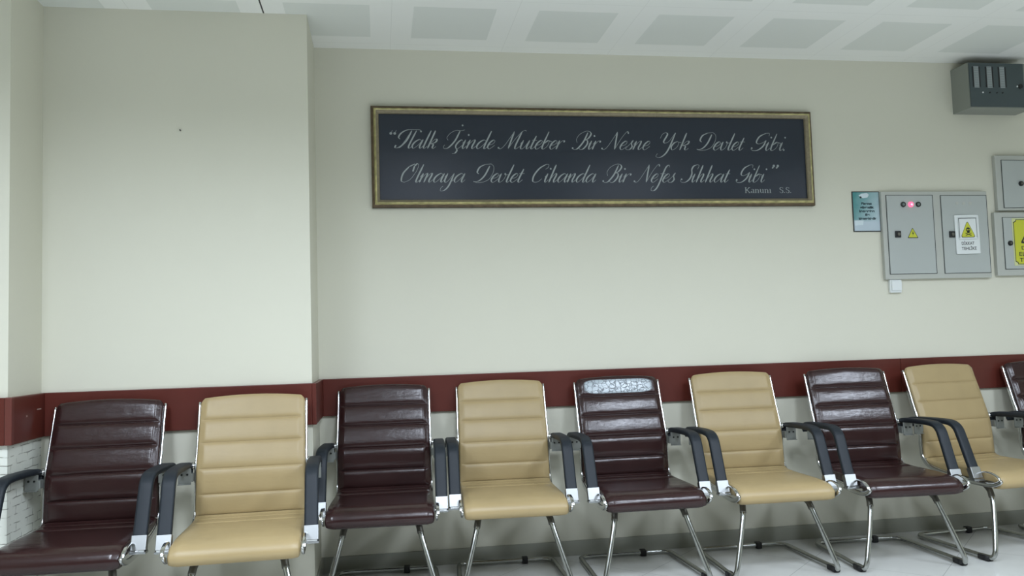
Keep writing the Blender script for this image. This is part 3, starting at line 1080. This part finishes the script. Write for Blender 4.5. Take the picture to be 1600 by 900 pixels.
def tri(b, x, z, h, wdt, y, mi, r=0.12):
    """rounded triangle standing on z"""
    P = [Vector((x-wdt/2, 0, z)), Vector((x+wdt/2, 0, z)), Vector((x, 0, z+h))]
    out = []
    for i in range(3):
        p, a, c = P[i], P[i-1], P[(i+1) % 3]
        for k in range(5):
            s = k/4
            q0 = p.lerp(a, r)
            q1 = p.lerp(c, r)
            q = (q0.lerp(p, s)).lerp(p.lerp(q1, s), s)
            out.append((q.x, y, q.z))
    b.add(out, [tuple(range(len(out)))], mi)

# double cabinet
D = 0.026
cx = (2.885+3.566)/2
cab = cabinet(2.885, 3.566, 1.437, 1.948, D, 'wide grey double-door electrical cabinet with a lit red lamp')
z0c = 1.437
SH = 0.016     # doors sit nearer the wall plane
d1 = door(cab, 2.899+SH-cx, 3.190+SH-cx, 1.468-z0c, 1.924-z0c, -D)
d2 = door(cab, 3.247+SH-cx, 3.540+SH-cx, 1.467-z0c, 1.922-z0c, -D)
yd = -D-0.006
for i, x in enumerate((3.017, 3.065, 3.113)):
    b = MB()
    b.disc(x-cx, 1.871-z0c, 0.0155, yd, yd-0.006, n=24)
    b.disc(x-cx, 1.871-z0c, 0.0125 if i == 1 else 0.009, yd-0.006, yd-0.011, mi=1, n=20, r2=0.009 if i == 1 else 0.006)
    if i == 1:
        b.disc(x-cx+0.001, 1.870-z0c, 0.0055, yd-0.011, yd-0.0125, mi=2, n=14, r2=0.003)
    o = b.build('indicator_lamp', [M['lamp_red'] if i == 1 else M['print'], M['lamp_red'] if i == 1 else M['lamp_off'], M['lens_glow']], d1)
    if i == 1:
        o['label'] = 'lit red indicator lamp'
lock(d1, 2.972-cx, 1.697-z0c, yd)
lock(d2, 3.317-cx, 1.693-z0c, yd)
b = MB()
tri(b, 3.068-cx, 1.674-z0c, 0.062, 0.070, yd-0.0005, 1, 0.08)
tri(b, 3.068-cx, 1.6785-z0c, 0.052, 0.058, yd-0.0010, 0, 0.08)
zz = [(0.004, 0.040), (-0.006, 0.022), (0.001, 0.023), (-0.003, 0.008), (0.008, 0.027), (0.001, 0.026)]
b.add([(3.068-cx+a, yd-0.0014, 1.678-z0c+c) for a, c in zz], [tuple(range(6))], 1)
b.build('warning_triangle', [M['yellow'], M['print']], d1)
b = MB()   # three faint blanking dimples on the right door
for x in (3.364, 3.407, 3.449):
    b.disc(x-cx, 1.877-z0c, 0.010, yd, yd-0.0008, n=16)
b.build('blanking_plug', M['cab'], d2)
# white danger plate on the right door, slightly tilted
b = MB()
b.box(-0.0785, 0.0785, -0.008, 0.0, -0.116, 0.116, bev=0.006)
b.box(-0.061, 0.061, -0.012, -0.008, -0.030, 0.098, mi=0, bev=0.005)
b.box(-0.057, 0.057, -0.0125, -0.012, -0.020, 0.095, mi=2)
b.box(-0.054, 0.054, -0.0130, -0.0125, -0.022, 0.092, mi=0)
tri(b, -0.002, -0.019, 0.100, 0.098, -0.0135, 1, 0.16)
tri(b, -0.002, -0.016, 0.093, 0.090, -0.0138, 3, 0.16)
# skull and crossed bones
b.disc(0.0, 0.026, 0.014, -0.0139, -0.0143, mi=2, n=18)
b.box(-0.008, 0.008, -0.0143, -0.0139, 0.006, 0.016, mi=2)
b.disc(-0.0055, 0.026, 0.0035, -0.0143, -0.0145, mi=3, n=10)
b.disc(0.0055, 0.026, 0.0035, -0.0143, -0.0145, mi=3, n=10)
for s in (-1, 1):
    b.add([(-0.020, -0.0143, 0.004 if s > 0 else -0.010), (-0.018, -0.0143, 0.008 if s > 0 else -0.006), (0.020, -0.0143, -0.006 if s > 0 else 0.008), (0.018, -0.0143, -0.010 if s > 0 else 0.004)], [(0, 1, 2, 3)], 2)
plate = b.build('danger_plate', [M['white'], M['print'], M['print'], M['yellow']], d2)
plate.location = (3.415-cx, yd, 1.692-z0c)
plate.rotation_euler = (0, math.radians(-0.6), 0)
# the wording is one piece with the plate, so its letters are joined into it
def join_into(dst, src, mi=1):
    bm = bmesh.new()
    bm.from_mesh(dst.data)
    k = len(bm.faces)
    bm.from_mesh(src.data)
    bm.faces.ensure_lookup_table()
    for f in bm.faces[k:]:
        f.material_index = mi
    bm.to_mesh(dst.data)
    bm.free()
    me = src.data
    bpy.data.objects.remove(src)
    bpy.data.meshes.remove(me)
join_into(plate, text_mesh('lettering', 'DİKKAT', -0.044, 0.038, -0.062, 0.019, -0.0086, M['print'], None, bold=0.012))
join_into(plate, text_mesh('lettering', 'TEHLİKE', -0.046, 0.050, -0.092, 0.019, -0.0086, M['print'], None, bold=0.012))

# upper right cabinet
t = cabinet(3.636, 4.03, 1.834, 2.164, D, 'small plain grey electrical cabinet, upper one at the right edge')
cx2 = t.location.x
d = door(t, 3.676-cx2, 3.99-cx2, 1.850-1.834, 2.134-1.834, -D)
lock(d, 3.793-cx2, 1.993-1.834, yd, square=False)
# lower right cabinet
t = cabinet(3.606, 4.12, 1.446, 1.822, D, 'grey electrical cabinet with a yellow danger sign, at the right edge')
cx2 = t.location.x
zb = 1.446
d = door(t, 3.659-cx2, 4.07-cx2, 1.485-zb, 1.790-zb, -D)
lock(d, 3.695-cx2, 1.637-zb, yd, square=False)
b = MB()
def plaque(b, x0, x1, z0, z1, c, y, mi):
    P = [(x0+c, z0), (x1-c, z0), (x1-c, z0+c*.5), (x1, z0+c), (x1, z1-c), (x1-c, z1-c*.5), (x1-c, z1), (x0+c, z1), (x0+c*.9, z1-c*.6), (x0, z1-c), (x0, z0+c), (x0+c*.9, z0+c*.6)]
    b.add([(x, y, z) for x, z in P], [tuple(range(len(P)))], mi)
X0, X1, Z0, Z1 = 3.715-cx2, 3.975-cx2, 1.504-zb, 1.785-zb
b.box(X0, X1, yd-0.0015, yd, Z0, Z1)
plaque(b, X0+0.007, X1-0.007, Z0+0.007, Z1-0.007, 0.016, yd-0.0020, 2)
plaque(b, X0+0.0105, X1-0.0105, Z0+0.0105, Z1-0.0105, 0.016, yd-0.0024, 1)
XM = (X0+X1)/2
tri(b, XM, Z0+0.131, 0.132, 0.170, yd-0.0028, 2, 0.1)
tri(b, XM, Z0+0.140, 0.110, 0.138, yd-0.0032, 1, 0.1)
bolt = [(0.010, 0.085), (-0.018, 0.042), (-0.002, 0.044), (-0.010, 0.010), (0.020, 0.056), (0.004, 0.053)]
b.add([(XM+a, yd-0.0036, Z0+0.140+c) for a, c in bolt], [tuple(range(6))], 2)
pl = b.build('danger_sign', [mat('pale_yellow_margin', srgb(200, 204, 150), 0.5), M['yellow'], M['print']], d)
join_into(pl, text_mesh('lettering', 'DİKKAT', X0+0.052, X1-0.052, Z0+0.094, 0.022, yd-0.0030, M['print'], None, bold=0.01), 2)
join_into(pl, text_mesh('lettering', 'ELEKTRİK', X0+0.034, X1-0.034, Z0+0.056, 0.025, yd-0.0030, M['print'], None, bold=0.01), 2)
join_into(pl, text_mesh('lettering', 'TEHLİKESİ', X0+0.035, X1-0.035, Z0+0.021, 0.025, yd-0.0030, M['print'], None, bold=0.01), 2)

# white junction box
t = empty('junction_box', (2.950, 0, 1.360), 'small white plastic wall box just below the double grey cabinet', 'wall box')
b = MB()
b.box(-0.036, 0.036, -0.020, 0.0, 0.0, 0.076, bev=0.005)
b.build('body', M['white'], t)
b = MB()
b.box(-0.029, 0.033, -0.028, -0.020, 0.012, 0.070, bev=0.004)
b.build('cover', M['white'], t)

# alarm panel near the ceiling
AX0, AX1, AZ0, AZ1, AD = 3.400, 3.815, 2.415, 2.682, 0.15
t = empty('alarm_panel', ((AX0+AX1)/2, 0, AZ0), 'deep grey alarm panel box with a dark front, just under the ceiling', 'alarm panel')
ax = t.location.x
b = MB()
b.box(AX0-ax, AX1-ax, -AD, 0.0, 0, AZ1-AZ0, bev=0.003)
b.build('body', M['alarm_body'], t)
b = MB()
b.box(AX0+0.001-ax, 3.752-ax, -AD-0.008, -AD, 0.005, AZ1-AZ0-0.004, bev=0.002)
fr_ = b.build('front_panel', M['smoke'], t)
yf_ = -AD-0.008
for x in (3.429, 3.513, 3.596):
    b = MB()
    b.box(x-ax, x+0.031-ax, yf_-0.002, yf_, 2.531-AZ0, 2.657-AZ0)
    b.box(x-ax-0.010, x-ax-0.002, yf_-0.0015, yf_, 2.535-AZ0, 2.655-AZ0, mi=1)
    b.box(x-ax+0.033, x-ax+0.041, yf_-0.0015, yf_, 2.535-AZ0, 2.655-AZ0, mi=1)
    for k in range(12):
        zz = 2.5345-AZ0+k*0.0103
        b.box(x-ax+0.003, x-ax+0.028, yf_-0.0026, yf_-0.002, zz+0.002, zz+0.0052, mi=2)
    b.build('label_strip', [mat('pale_label', srgb(150, 158, 158), 0.5), M['black'], mat('faint_print', srgb(118, 126, 126), 0.5)], fr_)
b = MB()
b.disc(3.724-ax, 2.542-AZ0, 0.013, yf_, yf_-0.008, n=16)
b.disc(3.705-ax, 2.542-AZ0, 0.005, yf_, yf_-0.004, mi=1, n=12)
b.build('lock', [M['black'], M['white']], fr_)
for i, x in enumerate((3.480, 3.525, 3.571, 3.608)):
    b = MB()
    b.disc(x-ax, 2.503-AZ0, 0.0045, yf_, yf_-0.003, n=10)
    b.build('status_light', M['white'] if i == 0 else M['black'], fr_)

# nail left in the bay wall
b = MB()
b.disc(-0.888, 2.162, 0.003, PY, PY-0.012, n=8)
tag(b.build('nail', M['screw']), 'tiny dark nail head in the blank upper wall of the bay', 'nail')
